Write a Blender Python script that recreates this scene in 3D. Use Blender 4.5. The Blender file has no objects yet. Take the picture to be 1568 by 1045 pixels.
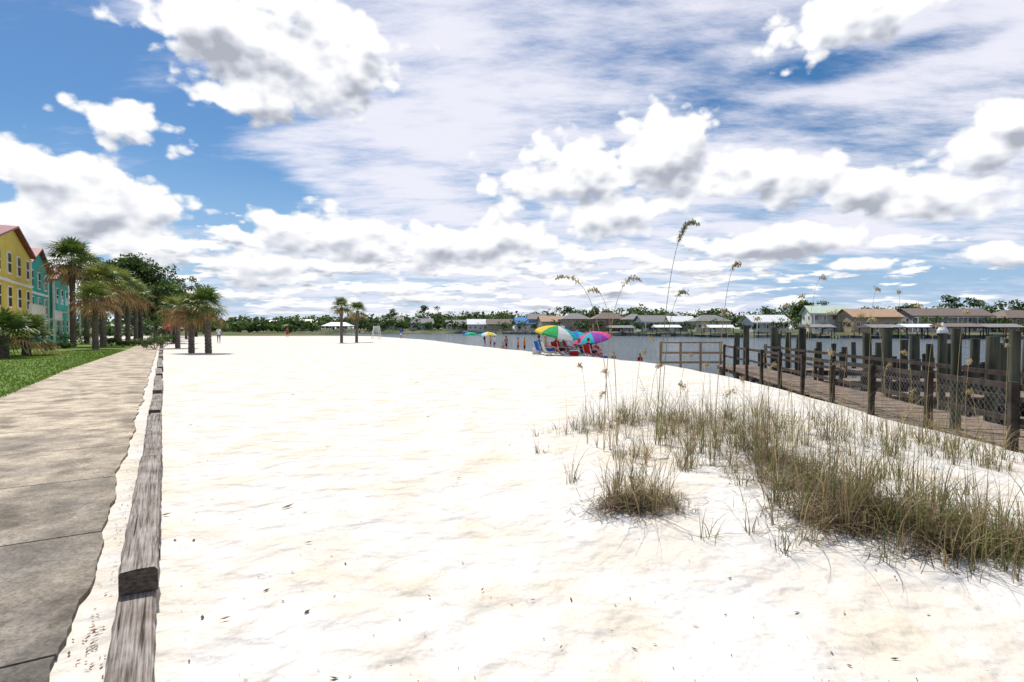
import bpy, math, random
import numpy as np
from mathutils import Vector, Matrix
random.seed(7); rng=np.random.default_rng(7)
S=bpy.context.scene
try:
    S.view_settings.view_transform='Standard'; S.view_settings.look='None'; S.view_settings.exposure=0
except Exception: pass
COL=S.collection
# ------------------------------------------------------------------ materials
def mat(name,c1,c2=None,rough=0.8,scale=4.0,detail=4.0,bump=0.0,bscale=None,stretch=(1,1,1),trans=0.0,metal=0.0,spec=0.3,rampa=0.35,rampb=0.65,dist=0.02):
    m=bpy.data.materials.new(name); m.use_nodes=True
    nt=m.node_tree; N=nt.nodes; L=nt.links
    b=N['Principled BSDF']; b.inputs['Roughness'].default_value=rough; b.inputs['Metallic'].default_value=metal
    b.inputs['Specular IOR Level'].default_value=spec
    if c2 is None: c2=tuple(x*0.8 for x in c1)
    tc=N.new('ShaderNodeTexCoord'); mp=N.new('ShaderNodeMapping'); mp.inputs['Scale'].default_value=stretch
    L.new(tc.outputs['Object'],mp.inputs['Vector'])
    n=N.new('ShaderNodeTexNoise'); n.inputs['Scale'].default_value=scale; n.inputs['Detail'].default_value=detail
    L.new(mp.outputs[0],n.inputs['Vector'])
    r=N.new('ShaderNodeValToRGB'); r.color_ramp.elements[0].position=rampa; r.color_ramp.elements[1].position=rampb
    r.color_ramp.elements[0].color=(*c2,1); r.color_ramp.elements[1].color=(*c1,1)
    L.new(n.outputs['Fac'],r.inputs['Fac']); L.new(r.outputs['Color'],b.inputs['Base Color'])
    if bump>0:
        n2=N.new('ShaderNodeTexNoise'); n2.inputs['Scale'].default_value=bscale or scale*3; n2.inputs['Detail'].default_value=4
        L.new(mp.outputs[0],n2.inputs['Vector'])
        bp=N.new('ShaderNodeBump'); bp.inputs['Strength'].default_value=bump; bp.inputs['Distance'].default_value=dist
        L.new(n2.outputs['Fac'],bp.inputs['Height']); L.new(bp.outputs[0],b.inputs['Normal'])
    if trans>0:
        t=N.new('ShaderNodeBsdfTranslucent'); L.new(r.outputs['Color'],t.inputs['Color'])
        mx=N.new('ShaderNodeMixShader'); mx.inputs[0].default_value=trans
        L.new(b.outputs[0],mx.inputs[1]); L.new(t.outputs[0],mx.inputs[2])
        L.new(mx.outputs[0],N['Material Output'].inputs['Surface'])
    return m
# ------------------------------------------------------------------ mesh builder
class MB:
    def __init__(s): s.v=[];s.f=[];s.m=[]
    def add(s,vs,fs,mi=0):
        o=len(s.v); s.v.extend([tuple(x) for x in vs]); s.f.extend([tuple(i+o for i in f) for f in fs]); s.m.extend([mi]*len(fs))
    def box(s,c,size,mi=0,rot=0.0,M=None):
        a,b,h=size[0]/2,size[1]/2,size[2]/2
        vs=[Vector((x*a,y*b,z*h)) for x in(-1,1) for y in(-1,1) for z in(-1,1)]
        R=M if M is not None else Matrix.Rotation(rot,3,'Z')
        vs=[R@q+Vector(c) for q in vs]
        s.add(vs,[(0,1,3,2),(4,6,7,5),(0,4,5,1),(2,3,7,6),(0,2,6,4),(1,5,7,3)],mi)
    def tube(s,pts,rad,n=8,mi=0,cap=True):
        pts=[Vector(p) for p in pts]; rings=[]
        for i,p in enumerate(pts):
            d=(pts[min(i+1,len(pts)-1)]-pts[max(i-1,0)]).normalized()
            a=Vector((1,0,0))
            if abs(d.z)<0.95: a=d.cross(Vector((0,0,1)))
            a.normalize(); b=d.cross(a).normalized(); r=rad[i] if isinstance(rad,(list,tuple)) else rad
            rings.append([p+(a*math.cos(t)+b*math.sin(t))*r for t in [2*math.pi*k/n for k in range(n)]])
        vs=[q for R in rings for q in R]; fs=[]
        for i in range(len(pts)-1):
            for k in range(n):
                k2=(k+1)%n; fs.append((i*n+k,i*n+k2,(i+1)*n+k2,(i+1)*n+k))
        if cap:
            fs.append(tuple(range(n))[::-1]); fs.append(tuple((len(pts)-1)*n+k for k in range(n)))
        s.add(vs,fs,mi)
    def obj(s,name,mats,parent=None,smooth=False,loc=None,rotz=None):
        me=bpy.data.meshes.new(name); me.from_pydata(s.v,[],s.f); 
        for m in mats: me.materials.append(m)
        me.polygons.foreach_set('material_index',s.m)
        if smooth: me.polygons.foreach_set('use_smooth',[True]*len(s.f))
        me.update(); o=bpy.data.objects.new(name,me); COL.objects.link(o)
        if parent is not None: o.parent=parent
        if loc is not None: o.location=loc
        if rotz is not None: o.rotation_euler[2]=rotz
        return o
def empty(name,loc=(0,0,0),rotz=0.0):
    e=bpy.data.objects.new(name,None); COL.objects.link(e); e.location=loc; e.rotation_euler[2]=rotz; e.empty_display_size=0.3; return e
# ------------------------------------------------------------------ terrain
DIR=Vector((-0.613,1,0)).normalized()      # direction the promenade runs
NRM=Vector((DIR.y,-DIR.x,0))               # towards the river
SHY=[-40,0,10,20,28,36,42,50,84,168,300,600]
SHX=[10,11.0,11.6,12.2,12.2,9.5,8.0,5,-3.5,-36,-110,-300]
BT=[-3,-0.6,-0.45,-0.2,0.0,0.2,0.35,0.6,1.0,3]
BD=[420,420,390,330,270,215,185,165,150,140]
def sm(x): x=np.clip(x,0,1); return x*x*(3-2*x)
def height(x,y):
    x=np.asarray(x,float); y=np.asarray(y,float)
    s=x-np.interp(y,SHY,SHX)
    wid=np.interp(y,[0,25,40,90,200],[6,6,8,12,20])
    z=-1.1*sm((s+wid)/wid)-1.6*sm(s/15)
    z=z+0.12*np.exp(-((s+wid+1)/2.5)**2)*sm((25-y)/10)
    dn=0.30*np.exp(-(((x-3.2)/2.6)**2+((y-7.0)/3.2)**2))+0.12*np.exp(-(((x-1.2)/0.8)**2+((y-4.7)/0.8)**2))+0.14*np.exp(-(((x-3.0)/1.3)**2+((y-4.0)/0.8)**2))
    z=z+dn
    c=x+0.613*y
    w=sm((c-0.05)/1.0)*sm((1.5-np.abs(z+0.3))/0.5)
    und=0.018*np.sin(1.7*x+0.6*y)*np.sin(0.9*y-0.5*x+1)+0.012*np.sin(3.9*x+1.3*y)*np.sin(3.1*y+.7*x)+0.03*np.sin(.31*x+2)*np.sin(.27*y)
    z=z+und*w*np.where(s<0,1,0)
    yb=np.interp(x/np.maximum(y,1),BT,BD)
    r=sm((y-yb+6)/12)
    z=np.where((y>60)&(r>0),z*(1-r)+0.35*r,z)
    return z
def H(x,y): return float(height(x,y))
def grade(lo,hi,n,k,c=0):
    u=np.linspace(-1,1,n); 
    return np.where(u<0,-(np.sinh(k*-u)/np.sinh(k))*(c-lo),(np.sinh(k*u)/np.sinh(k))*(hi-c))+c
gx=grade(-2500,2500,381,8.6,2.0); gy=np.concatenate([np.linspace(-30,1.5,16)[:-1], 1.5+(np.sinh(8.0*np.linspace(0,1,300))/np.sinh(8.0))*3500])
X,Y=np.meshgrid(gx,gy); Z=height(X,Y)
me=bpy.data.meshes.new('ground'); nv=X.size
vs=np.stack([X.ravel(),Y.ravel(),Z.ravel()],1)
ny,nx=X.shape; I=np.arange(nv).reshape(ny,nx)
F=np.stack([I[:-1,:-1].ravel(),I[:-1,1:].ravel(),I[1:,1:].ravel(),I[1:,:-1].ravel()],1)
me.from_pydata(vs.tolist(),[],F.tolist()); me.polygons.foreach_set('use_smooth',[True]*len(F)); me.update()
ground=bpy.data.objects.new('ground',me); COL.objects.link(ground)
m=bpy.data.materials.new('white_quartz_sand'); m.use_nodes=True; nt=m.node_tree; N=nt.nodes; L=nt.links
b=N['Principled BSDF']; b.inputs['Roughness'].default_value=0.95; b.inputs['Specular IOR Level'].default_value=0.1
tc=N.new('ShaderNodeTexCoord')
def noise(scale,detail=5,rough=0.5,src=None):
    n=N.new('ShaderNodeTexNoise'); n.inputs['Scale'].default_value=scale; n.inputs['Detail'].default_value=detail; n.inputs['Roughness'].default_value=rough
    L.new(src or tc.outputs['Object'],n.inputs['Vector']); return n
def ramp(src,p0,c0,p1,c1):
    r=N.new('ShaderNodeValToRGB'); e=r.color_ramp.elements; e[0].position=p0; e[1].position=p1; e[0].color=(*c0,1); e[1].color=(*c1,1)
    L.new(src,r.inputs['Fac']); return r
def mixc(f,a,bb,mode='MIX'):
    x=N.new('ShaderNodeMix'); x.data_type='RGBA'; x.blend_type=mode
    if hasattr(f,'is_linked'): L.new(f,x.inputs[0])
    else: x.inputs[0].default_value=f
    for s_,v_ in ((x.inputs[6],a),(x.inputs[7],bb)):
        if hasattr(v_,'is_linked'): L.new(v_,s_)
        else: s_.default_value=(*v_,1)
    return x.outputs[2]
n1=noise(1.3,5,0.62); r1=ramp(n1.outputs['Fac'],0.36,(0.635,0.57,0.47),0.56,(0.675,0.65,0.61))
n2=noise(80,2,0.6); r2=ramp(n2.outputs['Fac'],0.3,(0.85,0.83,0.80),0.48,(1,1,1))
c=mixc(1.0,r1.outputs[0],r2.outputs[0],'MULTIPLY')
gp=N.new('ShaderNodeSeparateXYZ'); L.new(tc.outputs['Object'],gp.inputs[0])
mr=N.new('ShaderNodeMapRange'); mr.inputs[1].default_value=-0.85; mr.inputs[2].default_value=-1.08; L.new(gp.outputs[2],mr.inputs[0])
c=mixc(mr.outputs[0],c,(0.30,0.25,0.18))
mr2=N.new('ShaderNodeMapRange'); mr2.inputs[1].default_value=112; mr2.inputs[2].default_value=125; L.new(gp.outputs[1],mr2.inputs[0])
n4=noise(0.05,3); r4=ramp(n4.outputs['Fac'],0.4,(0.05,0.08,0.02),0.6,(0.16,0.15,0.08))
c=mixc(mr2.outputs[0],c,r4.outputs[0])
L.new(c,b.inputs['Base Color'])
n3=noise(2.8,1,0.4); n5=noise(7,2,0.45)
ad=N.new('ShaderNodeMath'); ad.operation='MULTIPLY_ADD'; ad.inputs[1].default_value=0.45; L.new(n5.outputs['Fac'],ad.inputs[0]); L.new(n3.outputs['Fac'],ad.inputs[2])
bp=N.new('ShaderNodeBump'); bp.inputs['Strength'].default_value=0.85; bp.inputs['Distance'].default_value=0.15; L.new(ad.outputs[0],bp.inputs['Height'])
L.new(bp.outputs[0],b.inputs['Normal'])
me.materials.append(m)
# ------------------------------------------------------------------ water
wm=bpy.data.materials.new('river_water'); wm.use_nodes=True; nt=wm.node_tree; N=nt.nodes; L=nt.links
b=N['Principled BSDF']; b.inputs['Roughness'].default_value=0.12; b.inputs['IOR'].default_value=1.33
tc=N.new('ShaderNodeTexCoord'); mp=N.new('ShaderNodeMapping'); mp.inputs['Scale'].default_value=(1,1.6,1); mp.inputs['Rotation'].default_value=(0,0,0.4); L.new(tc.outputs['Object'],mp.inputs['Vector'])
a1=noise(1.6,5,0.65,mp.outputs[0]); a2=noise(0.12,3,0.5,mp.outputs[0])
bp=N.new('ShaderNodeBump'); bp.inputs['Strength'].default_value=1.0; bp.inputs['Distance'].default_value=0.22; L.new(a1.outputs['Fac'],bp.inputs['Height']); L.new(bp.outputs[0],b.inputs['Normal'])
rr=ramp(a2.outputs['Fac'],0.4,(0.028,0.060,0.085),0.6,(0.06,0.10,0.125)); L.new(rr.outputs[0],b.inputs['Base Color'])
w=MB(); 
w.add([(-900,-300,-1.1),(1800,-300,-1.1),(1800,1500,-1.1),(-900,1500,-1.1)],[(0,1,2,3)]); w.obj('river_water',[wm])
# ------------------------------------------------------------------ promenade path
cm=bpy.data.materials.new('weathered_concrete'); cm.use_nodes=True; nt=cm.node_tree; N=nt.nodes; L=nt.links
b=N['Principled BSDF']; b.inputs['Roughness'].default_value=0.9; tc=N.new('ShaderNodeTexCoord')
q1=noise(0.55,5,0.65); q2=noise(1.7,7,0.66); q3=noise(45,3,0.7); q4=noise(0.9,7,.66); sp=N.new('ShaderNodeSeparateXYZ'); L.new(tc.outputs['Object'],sp.inputs[0])
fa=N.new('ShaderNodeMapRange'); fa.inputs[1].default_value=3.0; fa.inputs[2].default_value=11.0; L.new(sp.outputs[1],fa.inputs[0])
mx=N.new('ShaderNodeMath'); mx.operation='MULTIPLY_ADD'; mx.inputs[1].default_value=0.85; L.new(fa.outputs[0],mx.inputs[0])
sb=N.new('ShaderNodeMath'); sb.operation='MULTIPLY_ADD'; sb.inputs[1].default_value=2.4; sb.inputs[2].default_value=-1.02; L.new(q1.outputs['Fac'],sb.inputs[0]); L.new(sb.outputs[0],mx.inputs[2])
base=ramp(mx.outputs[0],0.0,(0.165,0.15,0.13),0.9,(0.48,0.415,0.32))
st=ramp(q2.outputs['Fac'],0.40,(0.58,0.56,0.53),0.60,(1.22,1.2,1.17))
c=mixc(1.0,base.outputs[0],st.outputs[0],'MULTIPLY')
dk=ramp(q4.outputs['Fac'],0.36,(0.48,0.46,0.43),0.47,(1,1,1)); c=mixc(1.0,c,dk.outputs[0],'MULTIPLY')
sp3=ramp(q3.outputs['Fac'],0.34,(0.62,0.60,0.58),0.60,(1.15,1.15,1.15)); c=mixc(1.0,c,sp3.outputs[0],'MULTIPLY')
L.new(c,b.inputs['Base Color'])
bp=N.new('ShaderNodeBump'); bp.inputs['Strength'].default_value=0.25; bp.inputs['Distance'].default_value=0.006; L.new(q3.outputs['Fac'],bp.inputs['Height']); L.new(bp.outputs[0],b.inputs['Normal'])
joint=mat('joint_dirt',(0.06,0.05,0.04))
pe=empty('concrete_path')
pb=MB(); s0=-6.2
def path_pt(side,s,z):   # s: metres along promenade, side: metres perpendicular (negative = inland)
    base=DIR*s+NRM*(side); return Vector((base.x,base.y,z))
PR=-0.42; 
def pl(s): return PR-2.75+ (1.0*min(1,max(0,(s-26)/28)))
def prw(s): return PR+.018*math.sin(3.1*s)+.02*math.sin(1.3*s+1)+.01*math.sin(9*s)+rng.normal()*.004
while s0<88:
    s1=s0+1.93-0.022
    n=24
    top=[];bot=[]
    for i in range(n+1):
        s_=s0+(s1-s0)*i/n; R_=prw(s_)
        top.append((path_pt(pl(s_),s_,0.035),path_pt(R_,s_,0.035))); bot.append((path_pt(pl(s_),s_,-0.08),path_pt(R_,s_,-0.08)))
    for i in range(n):
        a_,b_=top[i]; c_,d_=top[i+1]; pb.add([a_,b_,d_,c_],[(0,1,2,3)])
        pb.add([b_,bot[i][1],bot[i+1][1],d_],[(0,1,2,3)]); pb.add([a_,c_,bot[i+1][0],bot[i][0]],[(0,1,2,3)])
    pb.add([top[0][0],bot[0][0],bot[0][1],top[0][1]],[(0,1,2,3)]); pb.add([top[n][0],top[n][1],bot[n][1],bot[n][0]],[(0,1,2,3)])
    s0+=1.93
pb.obj('slabs',[cm],pe)
jb=MB(); jb.add([path_pt(pl(0)+0.03,-6,0.012),path_pt(PR-0.05,-6,0.012),path_pt(PR-0.05,25,0.012),path_pt(pl(0)+0.03,25,0.012)],[(0,1,2,3)]); jb.obj('joint_fill',[joint],pe)
# ------------------------------------------------------------------ lawn
lm=mat('lawn_grass',(0.15,0.23,0.035),(0.075,0.135,0.018),0.9,0.8,8,0.8,60,dist=0.03)
lb=MB(); n=60
for i in range(n):
    sa=-6+i*1.6; sb_=sa+1.6
    o1=pl(sa)-0.01; o2=pl(sb_)-0.01
    lb.add([path_pt(-60,sa,0.02),path_pt(o1,sa,0.02),path_pt(o2,sb_,0.02),path_pt(-60,sb_,0.02)],[(0,1,2,3)])
lb.obj('lawn',[lm])
gm1=mat('turf_blade_a',(0.18,0.29,0.035),(0.10,0.19,0.02),trans=0.3,scale=1.5,detail=1); gm2=mat('turf_blade_b',(0.24,0.30,0.06),(0.13,0.19,0.035),trans=0.3,scale=1.5,detail=1)
tb=MB()
for i in range(26000):
    s_=9+40*rng.random()**1.6
    sd=pl(s_)+0.05-13*rng.random()**1.5 
    p=path_pt(sd,s_,0.015); a=rng.uniform(0,6.28); hh=rng.uniform(0.03,0.085); ww=0.012+s_*0.0007
    t=Vector((math.cos(a)*ww,math.sin(a)*ww,0)); 
    tb.add([p-t,p+t,p+Vector((rng.normal()*0.025,rng.normal()*0.025,hh))],[(0,1,2)],int(rng.random()<0.4))
tb.obj('lawn_turf',[gm1,gm2])
# timber edging
wood=bpy.data.materials.new('weathered_timber'); wood.use_nodes=True; nt=wood.node_tree; N=nt.nodes; L=nt.links
b=N['Principled BSDF']; b.inputs['Roughness'].default_value=.9; b.inputs['Specular IOR Level'].default_value=.15; tc=N.new('ShaderNodeTexCoord')
mp=N.new('ShaderNodeMapping'); mp.vector_type='TEXTURE'; mp.inputs['Rotation'].default_value=(0,0,math.atan2(DIR.y,DIR.x)); mp.inputs['Scale'].default_value=(22,.6,.6); L.new(tc.outputs['Object'],mp.inputs['Vector'])
g_1=noise(42,6,.62,mp.outputs[0]); g_2=noise(2.5,5,.6); g_3=noise(16,4,.55,mp.outputs[0])
k1=ramp(g_1.outputs['Fac'],.34,(.09,.076,.066),.60,(.38,.345,.315)); k2=ramp(g_2.outputs['Fac'],.35,(.62,.57,.53),.65,(1.1,1.1,1.1)); c=mixc(1.0,k1.outputs[0],k2.outputs[0],'MULTIPLY')
k3=ramp(g_3.outputs['Fac'],.33,(.2,.18,.16),.39,(1,1,1)); c=mixc(1.0,c,k3.outputs[0],'MULTIPLY'); L.new(c,b.inputs['Base Color'])
bp=N.new('ShaderNodeBump'); bp.inputs['Strength'].default_value=.9; bp.inputs['Distance'].default_value=.008; L.new(g_1.outputs['Fac'],bp.inputs['Height']); L.new(bp.outputs[0],b.inputs['Normal'])
endg=mat('timber_end_grain',(.13,.105,.085),(.04,.032,.027),.9,25,5,.8,60,stretch=(1,1,2.2),dist=.01)
te=empty('timber_edging')
def timber(s0,s1,side,zb,zt,wid,name,yaw=0.0):
    t=MB(); n=max(3,int((s1-s0)/.12)); 
    rows=[]
    for i in range(n+1):
        s_=s0+(s1-s0)*i/n; j=[rng.normal()*0.0028 for _ in range(4)]; off=side+yaw*(i/n-.5)
        ch=0.014
        prof=[(-wid/2+j[0],zb),(-wid/2+j[0],zt-ch),(-wid/2+ch+j[1],zt+j[2]*0.6),(0,zt+0.002+j[3]*0.6),(wid/2-ch+j[1],zt+j[3]*0.6),(wid/2+j[0],zt-ch),(wid/2+j[0],zb)]
        rows.append([path_pt(off+a,s_+(.012*math.sin(a*40) if i==0 else 0),z) for a,z in prof])
    K=7; v=[p for r in rows for p in r]; f=[]
    for i in range(n):
        for k in range(K-1): f.append((i*K+k,(i+1)*K+k,(i+1)*K+k+1,i*K+k+1))
    t.add(v,f); t.add(rows[0],[tuple(range(K))],1); t.add(rows[-1],[tuple(range(K))[::-1]],1); t.obj(name,[wood,endg],te)
SD=-0.135
timber(-3.0,4.6,SD-0.01,-0.06,0.085,0.185,'lower_timber_1')
timber(4.62,12.0,SD+0.005,-0.06,0.083,0.185,'lower_timber_2')
timber(3.86,7.3,SD,0.090,0.22,0.19,'upper_timber_1',.012)
timber(7.33,10.9,SD+0.006,0.088,0.205,0.185,'upper_timber_2',-.02)
zz=[0.13,0.19,0.11,0.16,0.20,0.14]
s_=12.1
for i in range(18):
    timber(s_,s_+2.9,SD+0.02*math.sin(i*2),-0.06,zz[i%6],0.185,'far_timber_%d'%i,rng.normal()*.02); s_+=2.98+(0.2 if i%3==0 else 0)
# ------------------------------------------------------------------ debris on sand
deb=[mat('dry_leaf',(0.24,0.13,0.06),(0.11,0.06,0.03)),mat('dark_twig',(0.05,0.038,0.026))]
db=MB()
def leafbit(x,y,l,w_,a,mi,z0=0.006):
    z=H(x,y)+z0; d=Vector((math.cos(a),math.sin(a),0)); p=Vector((-d.y,d.x,0)); c=Vector((x,y,z))
    db.add([c-d*l,c+p*w_+Vector((0,0,w_*.5)),c+d*l+Vector((0,0,l*.25)),c-p*w_],[(0,1,2),(0,2,3)],mi)
for i in range(1100):
    y=2.3+20*rng.random()**2.0; x=rng.uniform(-0.6*y-0.0,0.9*y+0.5)
    if x>9: continue
    sc=rng.choice([0.005,0.008,0.013,0.022],p=[.5,.32,.14,.04]); leafbit(x,y,sc,sc*rng.uniform(0.15,0.5),rng.uniform(0,6.28),int(rng.random()<0.6))
for (px,py,l,a) in [(438,783,.065,.9),(470,843,.03,.3),(738,918,.02,1.2),(816,938,.018,.2),(656,925,.022,2.2),(702,746,.03,.3),(250,792,.05,.5),(340,957,.03,.4),(860,1010,.015,1),(500,690,.03,.1),(290,652,.05,.2),(300,652,.04,2.8),(638,585,.09,.1),(448,604,.07,.4),(655,640,.05,.8),(1376,936,.02,1)]:
    y=1394/(py-502); leafbit((px-784)/871*y,y,l,l*.25,a,0,.014)
for i in range(200):
    s_=rng.uniform(1.6,11); sd=rng.uniform(PR+0.05,SD-0.1); p=path_pt(sd,s_,0); x,y=p.x,p.y
    leafbit(x,y,rng.uniform(.004,.016),rng.uniform(.002,.005),rng.uniform(0,6.28),int(rng.random()<.2))
for i in range(40):
    p=path_pt(rng.normal()*0.03+PR+0.10,3.55+rng.normal()*0.22,0); leafbit(p.x,p.y,rng.uniform(.008,.024),rng.uniform(.003,.007),rng.uniform(0,6.28),0,0.01)
db.obj('beach_debris',deb)
# ------------------------------------------------------------------ beach grass
gc=[mat('grass_olive',(0.20,0.19,0.065),(0.105,0.11,0.037),0.6,3,1,trans=0.25),mat('grass_green',(0.13,0.20,0.05),(0.07,0.125,0.028),0.6,3,1,trans=0.25),
    mat('grass_straw',(0.44,0.345,0.18),(0.30,0.22,0.11),0.7,3,1,trans=0.2),mat('grass_brown',(0.14,0.09,0.055),(0.07,0.048,0.032),0.8,3,1)]
gb=MB()
def blade(x,y,hh,lean,a,w_,mi,seg=5):
    z=H(x,y)-0.01; d=Vector((math.cos(a),math.sin(a),0)); p=Vector((-d.y,d.x,0)); 
    q=(p*math.cos(a*3)+d*math.sin(a*3)).normalized()
    v=[];f=[]
    for i in range(seg+1):
        t=i/seg; c=Vector((x,y,z))+d*(lean*t**1.7)+Vector((0,0,hh*t-.42*lean*t**3))
        ww=w_*(1-t**1.5*0.95); v+= [c-q*ww,c+q*ww]
    for i in range(seg): f.append((2*i,2*i+1,2*i+3,2*i+2))
    gb.add(v,f,mi)
def tuft(x,y,n,hh,r=0.045,spread=0.7,dry=0.3):
    wind=rng.normal()*.4; dry=min(.65,max(.2,dry+.1+rng.normal()*.12))
    for i in range(n):
        rr_=abs(rng.normal())*r; a=rng.uniform(0,6.28); h_=hh*rng.uniform(0.3,1.25)
        if rng.random()<.09: h_*=1.55
        k=rng.random(); mi=2 if k<dry else (3 if k<dry+0.16 else (0 if k<0.82 else 1))
        if mi==3: h_*=.6
        blade(x+rr_*math.cos(a),y+rr_*math.sin(a),h_,h_*abs(rng.normal())*spread,a+rng.normal()*0.7+wind,rng.uniform(0.0018,0.0036),mi)
def settle(t,d):
    d0=d
    for _ in range(4): d=d0*(1.6-H(t*d,d))/1.6
    return d
def field(t,d,rx,ry,nt_,hh,per=16,dry=0.3):
    d=settle(t,d); hh*=1.14; cx,cy=t*d,d
    for i in range(nt_):
        x=cx+rng.normal()*rx; y=cy+rng.normal()*ry
        if x>5.3+0.155*y and y>4: continue
        tuft(x,y,int(rng.integers(max(3,per-10),per+9)),hh*rng.uniform(.5,1.3),dry=dry)
# (bearing tangent, distance, spread x, spread y, tufts, blade length)
field(.145,9.0,.25,.3,12,.42); field(.20,10,.4,.5,22,.42); field(.29,9.8,.5,.6,26,.45); field(.38,9.6,.5,.6,22,.45,dry=.35); field(.48,9.2,.5,.5,18,.45)
field(.36,8.0,.35,.35,16,.42); field(.30,8.6,.4,.3,14,.42); field(.185,5.15,.08,.09,9,.42,16,.5); field(.245,5.05,.11,.12,10,.44,18,.45); field(.215,5.8,.18,.1,8,.36)
field(.24,7.0,.2,.25,9,.38); field(.11,5.9,.05,.05,2,.32,12); field(.07,8.4,.15,.2,4,.22,7); field(.05,7.4,.2,.2,3,.2,7); field(.29,6.6,.12,.25,7,.4); field(.36,6.6,.12,.25,8,.42)
field(.43,7.3,.22,.35,16,.46,18); field(.47,6.4,.2,.3,18,.46,20); field(.52,5.7,.22,.22,21,.44,20,.4); field(.585,5.0,.22,.13,22,.42,20,.45); field(.66,4.5,.22,.1,22,.37,20,.45)
field(.75,4.15,.18,.07,20,.33,20,.45); field(.85,3.9,.16,.06,18,.31,20,.45); field(.93,3.75,.15,.07,14,.31,20,.45); field(.62,6.2,.25,.18,9,.42); field(.72,5.6,.25,.18,10,.4); field(.84,5.1,.25,.18,10,.36); field(.78,4.6,.25,.12,10,.34)
field(.56,8.2,.5,.3,18,.45); field(.68,7.6,.5,.3,18,.45); field(.80,7.0,.4,.25,20,.45); field(.9,6.6,.35,.3,18,.42); field(.355,4.3,.03,.03,2,.3,12,.1); field(.475,4.05,.035,.03,2,.3,10,.1); field(.53,4.15,.03,.03,1,.25,12,.1); field(.42,4.4,.04,.03,1,.22,10,.1)
field(.41,24,.5,1.2,26,.35,16,.1); field(.42,5.1,.4,.2,7,.26,6); field(.5,5.0,.25,.1,5,.26,8); field(.60,4.2,.2,.05,4,.2,8); field(.72,3.9,.2,.05,4,.22,8); field(.82,3.6,.15,.05,3,.22,8)
gb.obj('beach_grass',gc)
th=MB(); TH=[(t,settle(t,d),rx,ry) for t,d,rx,ry in [(.25,9.7,.6,.35),(.36,9.0,.5,.5),(.52,5.7,.22,.22),(.585,5.0,.22,.13),(.68,4.45,.28,.1),(.215,5.1,.16,.1),(.46,6.6,.25,.35),(.82,3.98,.25,.07),(.62,4.75,.2,.1)]]
for i in range(9500):
    t,d,rx,ry=TH[rng.integers(0,9)]
    x=t*d+rng.normal()*rx; y=d+rng.normal()*ry; z=H(x,y)+abs(rng.normal())*.04+.003; a=rng.uniform(0,6.28); l=rng.uniform(.02,.11); w_=.0022
    dd=Vector((math.cos(a),math.sin(a),rng.normal()*.25))*l; p=Vector((-math.sin(a),math.cos(a),0))*w_; c=Vector((x,y,z))
    th.add([c-dd-p,c-dd+p,c+dd+p,c+dd-p],[(0,1,2,3)],int(rng.random()<.75))
th.obj('dry_grass_thatch',[gc[2],gc[3]])
rn=MB()
for i in range(22):
    t=rng.uniform(.15,.85); y=rng.uniform(3.6,7.5); x=t*y; a=rng.uniform(0,6.28); pts=[]
    for k in range(9):
        pts.append((x,y,H(x,y)+.008+.008*math.sin(k))); a+=rng.normal()*.25; x+=math.cos(a)*.07; y+=math.sin(a)*.07
    rn.tube(pts,.0013,4)
rn.obj('grass_runners',[gc[2]])
ob=MB()
oatm=[mat('oat_stem_green',(0.20,0.24,0.07),(0.14,0.17,0.05),.6,3,1),mat('oat_seed_green',(0.27,0.27,0.09),(0.17,0.19,0.06),.7,3,1),mat('oat_straw',(0.46,0.37,0.17),(0.32,0.24,0.11),.7,3,1)]
def blade_(x,y,z,hh,lean,a,mi):
    d=Vector((math.cos(a),math.sin(a),0)); q=Vector((-d.y,d.x,0)); v=[];f=[]
    for i in range(7):
        t=i/6; c=Vector((x,y,z))+d*(lean*t**1.6)+Vector((0,0,hh*t-.5*lean*t**3)); ww=.0035*(1-t**1.5*.95); v+=[c-q*ww,c+q*ww]
    for i in range(6): f.append((2*i,2*i+1,2*i+3,2*i+2))
    ob.add(v,f,mi)
def oat(x,y,topx,topz,arch,head,n=12,mi=0,r=0.0046,dens=190,sz=1.25):
    z0=H(x,y)-.02; top=Vector((topx,y+rng.uniform(-.2,.2),topz)); base=Vector((x,y,z0)); pts=[]
    ctrl=Vector((x+(topx-x)*arch,y,z0+(topz-z0)*1.12))
    for i in range(n+1):
        t=i/n; pts.append(base*(1-t)**2+ctrl*2*t*(1-t)+top*t*t)
    ob.tube(pts,[r*(1-.6*i/n) for i in range(n+1)],5,mi)
    for i in range(int(head*dens)):
        u=1-rng.random()*head/(topz-z0)*1.1; u=max(0.3,min(1,u)); p=base*(1-u)**2+ctrl*2*u*(1-u)+top*u*u
        a=rng.uniform(0,6.28); l=rng.uniform(.01,.055)*(1.25-u*.4); d=Vector((math.cos(a)*.55,math.sin(a)*.55,rng.uniform(-.3,1.0)))
        q=p+d*l; sd=Vector((math.cos(a+1.5),math.sin(a+1.5),0))*.0055*sz; tip=q+Vector((d.x*.6,d.y*.6,-.6))*.036*sz
        ob.add([p-sd*.15,p+sd*.15,q+sd*.2,q-sd*.2],[(0,1,2,3)],mi); ob.add([q,q+sd+(tip-q)*.5,tip,q-sd+(tip-q)*.5],[(0,1,2,3)],1 if mi==0 else mi)
    for i in range(5):
        a=rng.uniform(0,6.28); l=(topz-z0)*rng.uniform(.25,.5); blade_(x,y,z0,l,l*rng.uniform(.2,.8),a,mi)
dy=6.5
def X_(px,d): return (px-784)/871*d
def Z_(py,d): return 1.6+(503-py)/871*d
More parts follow.
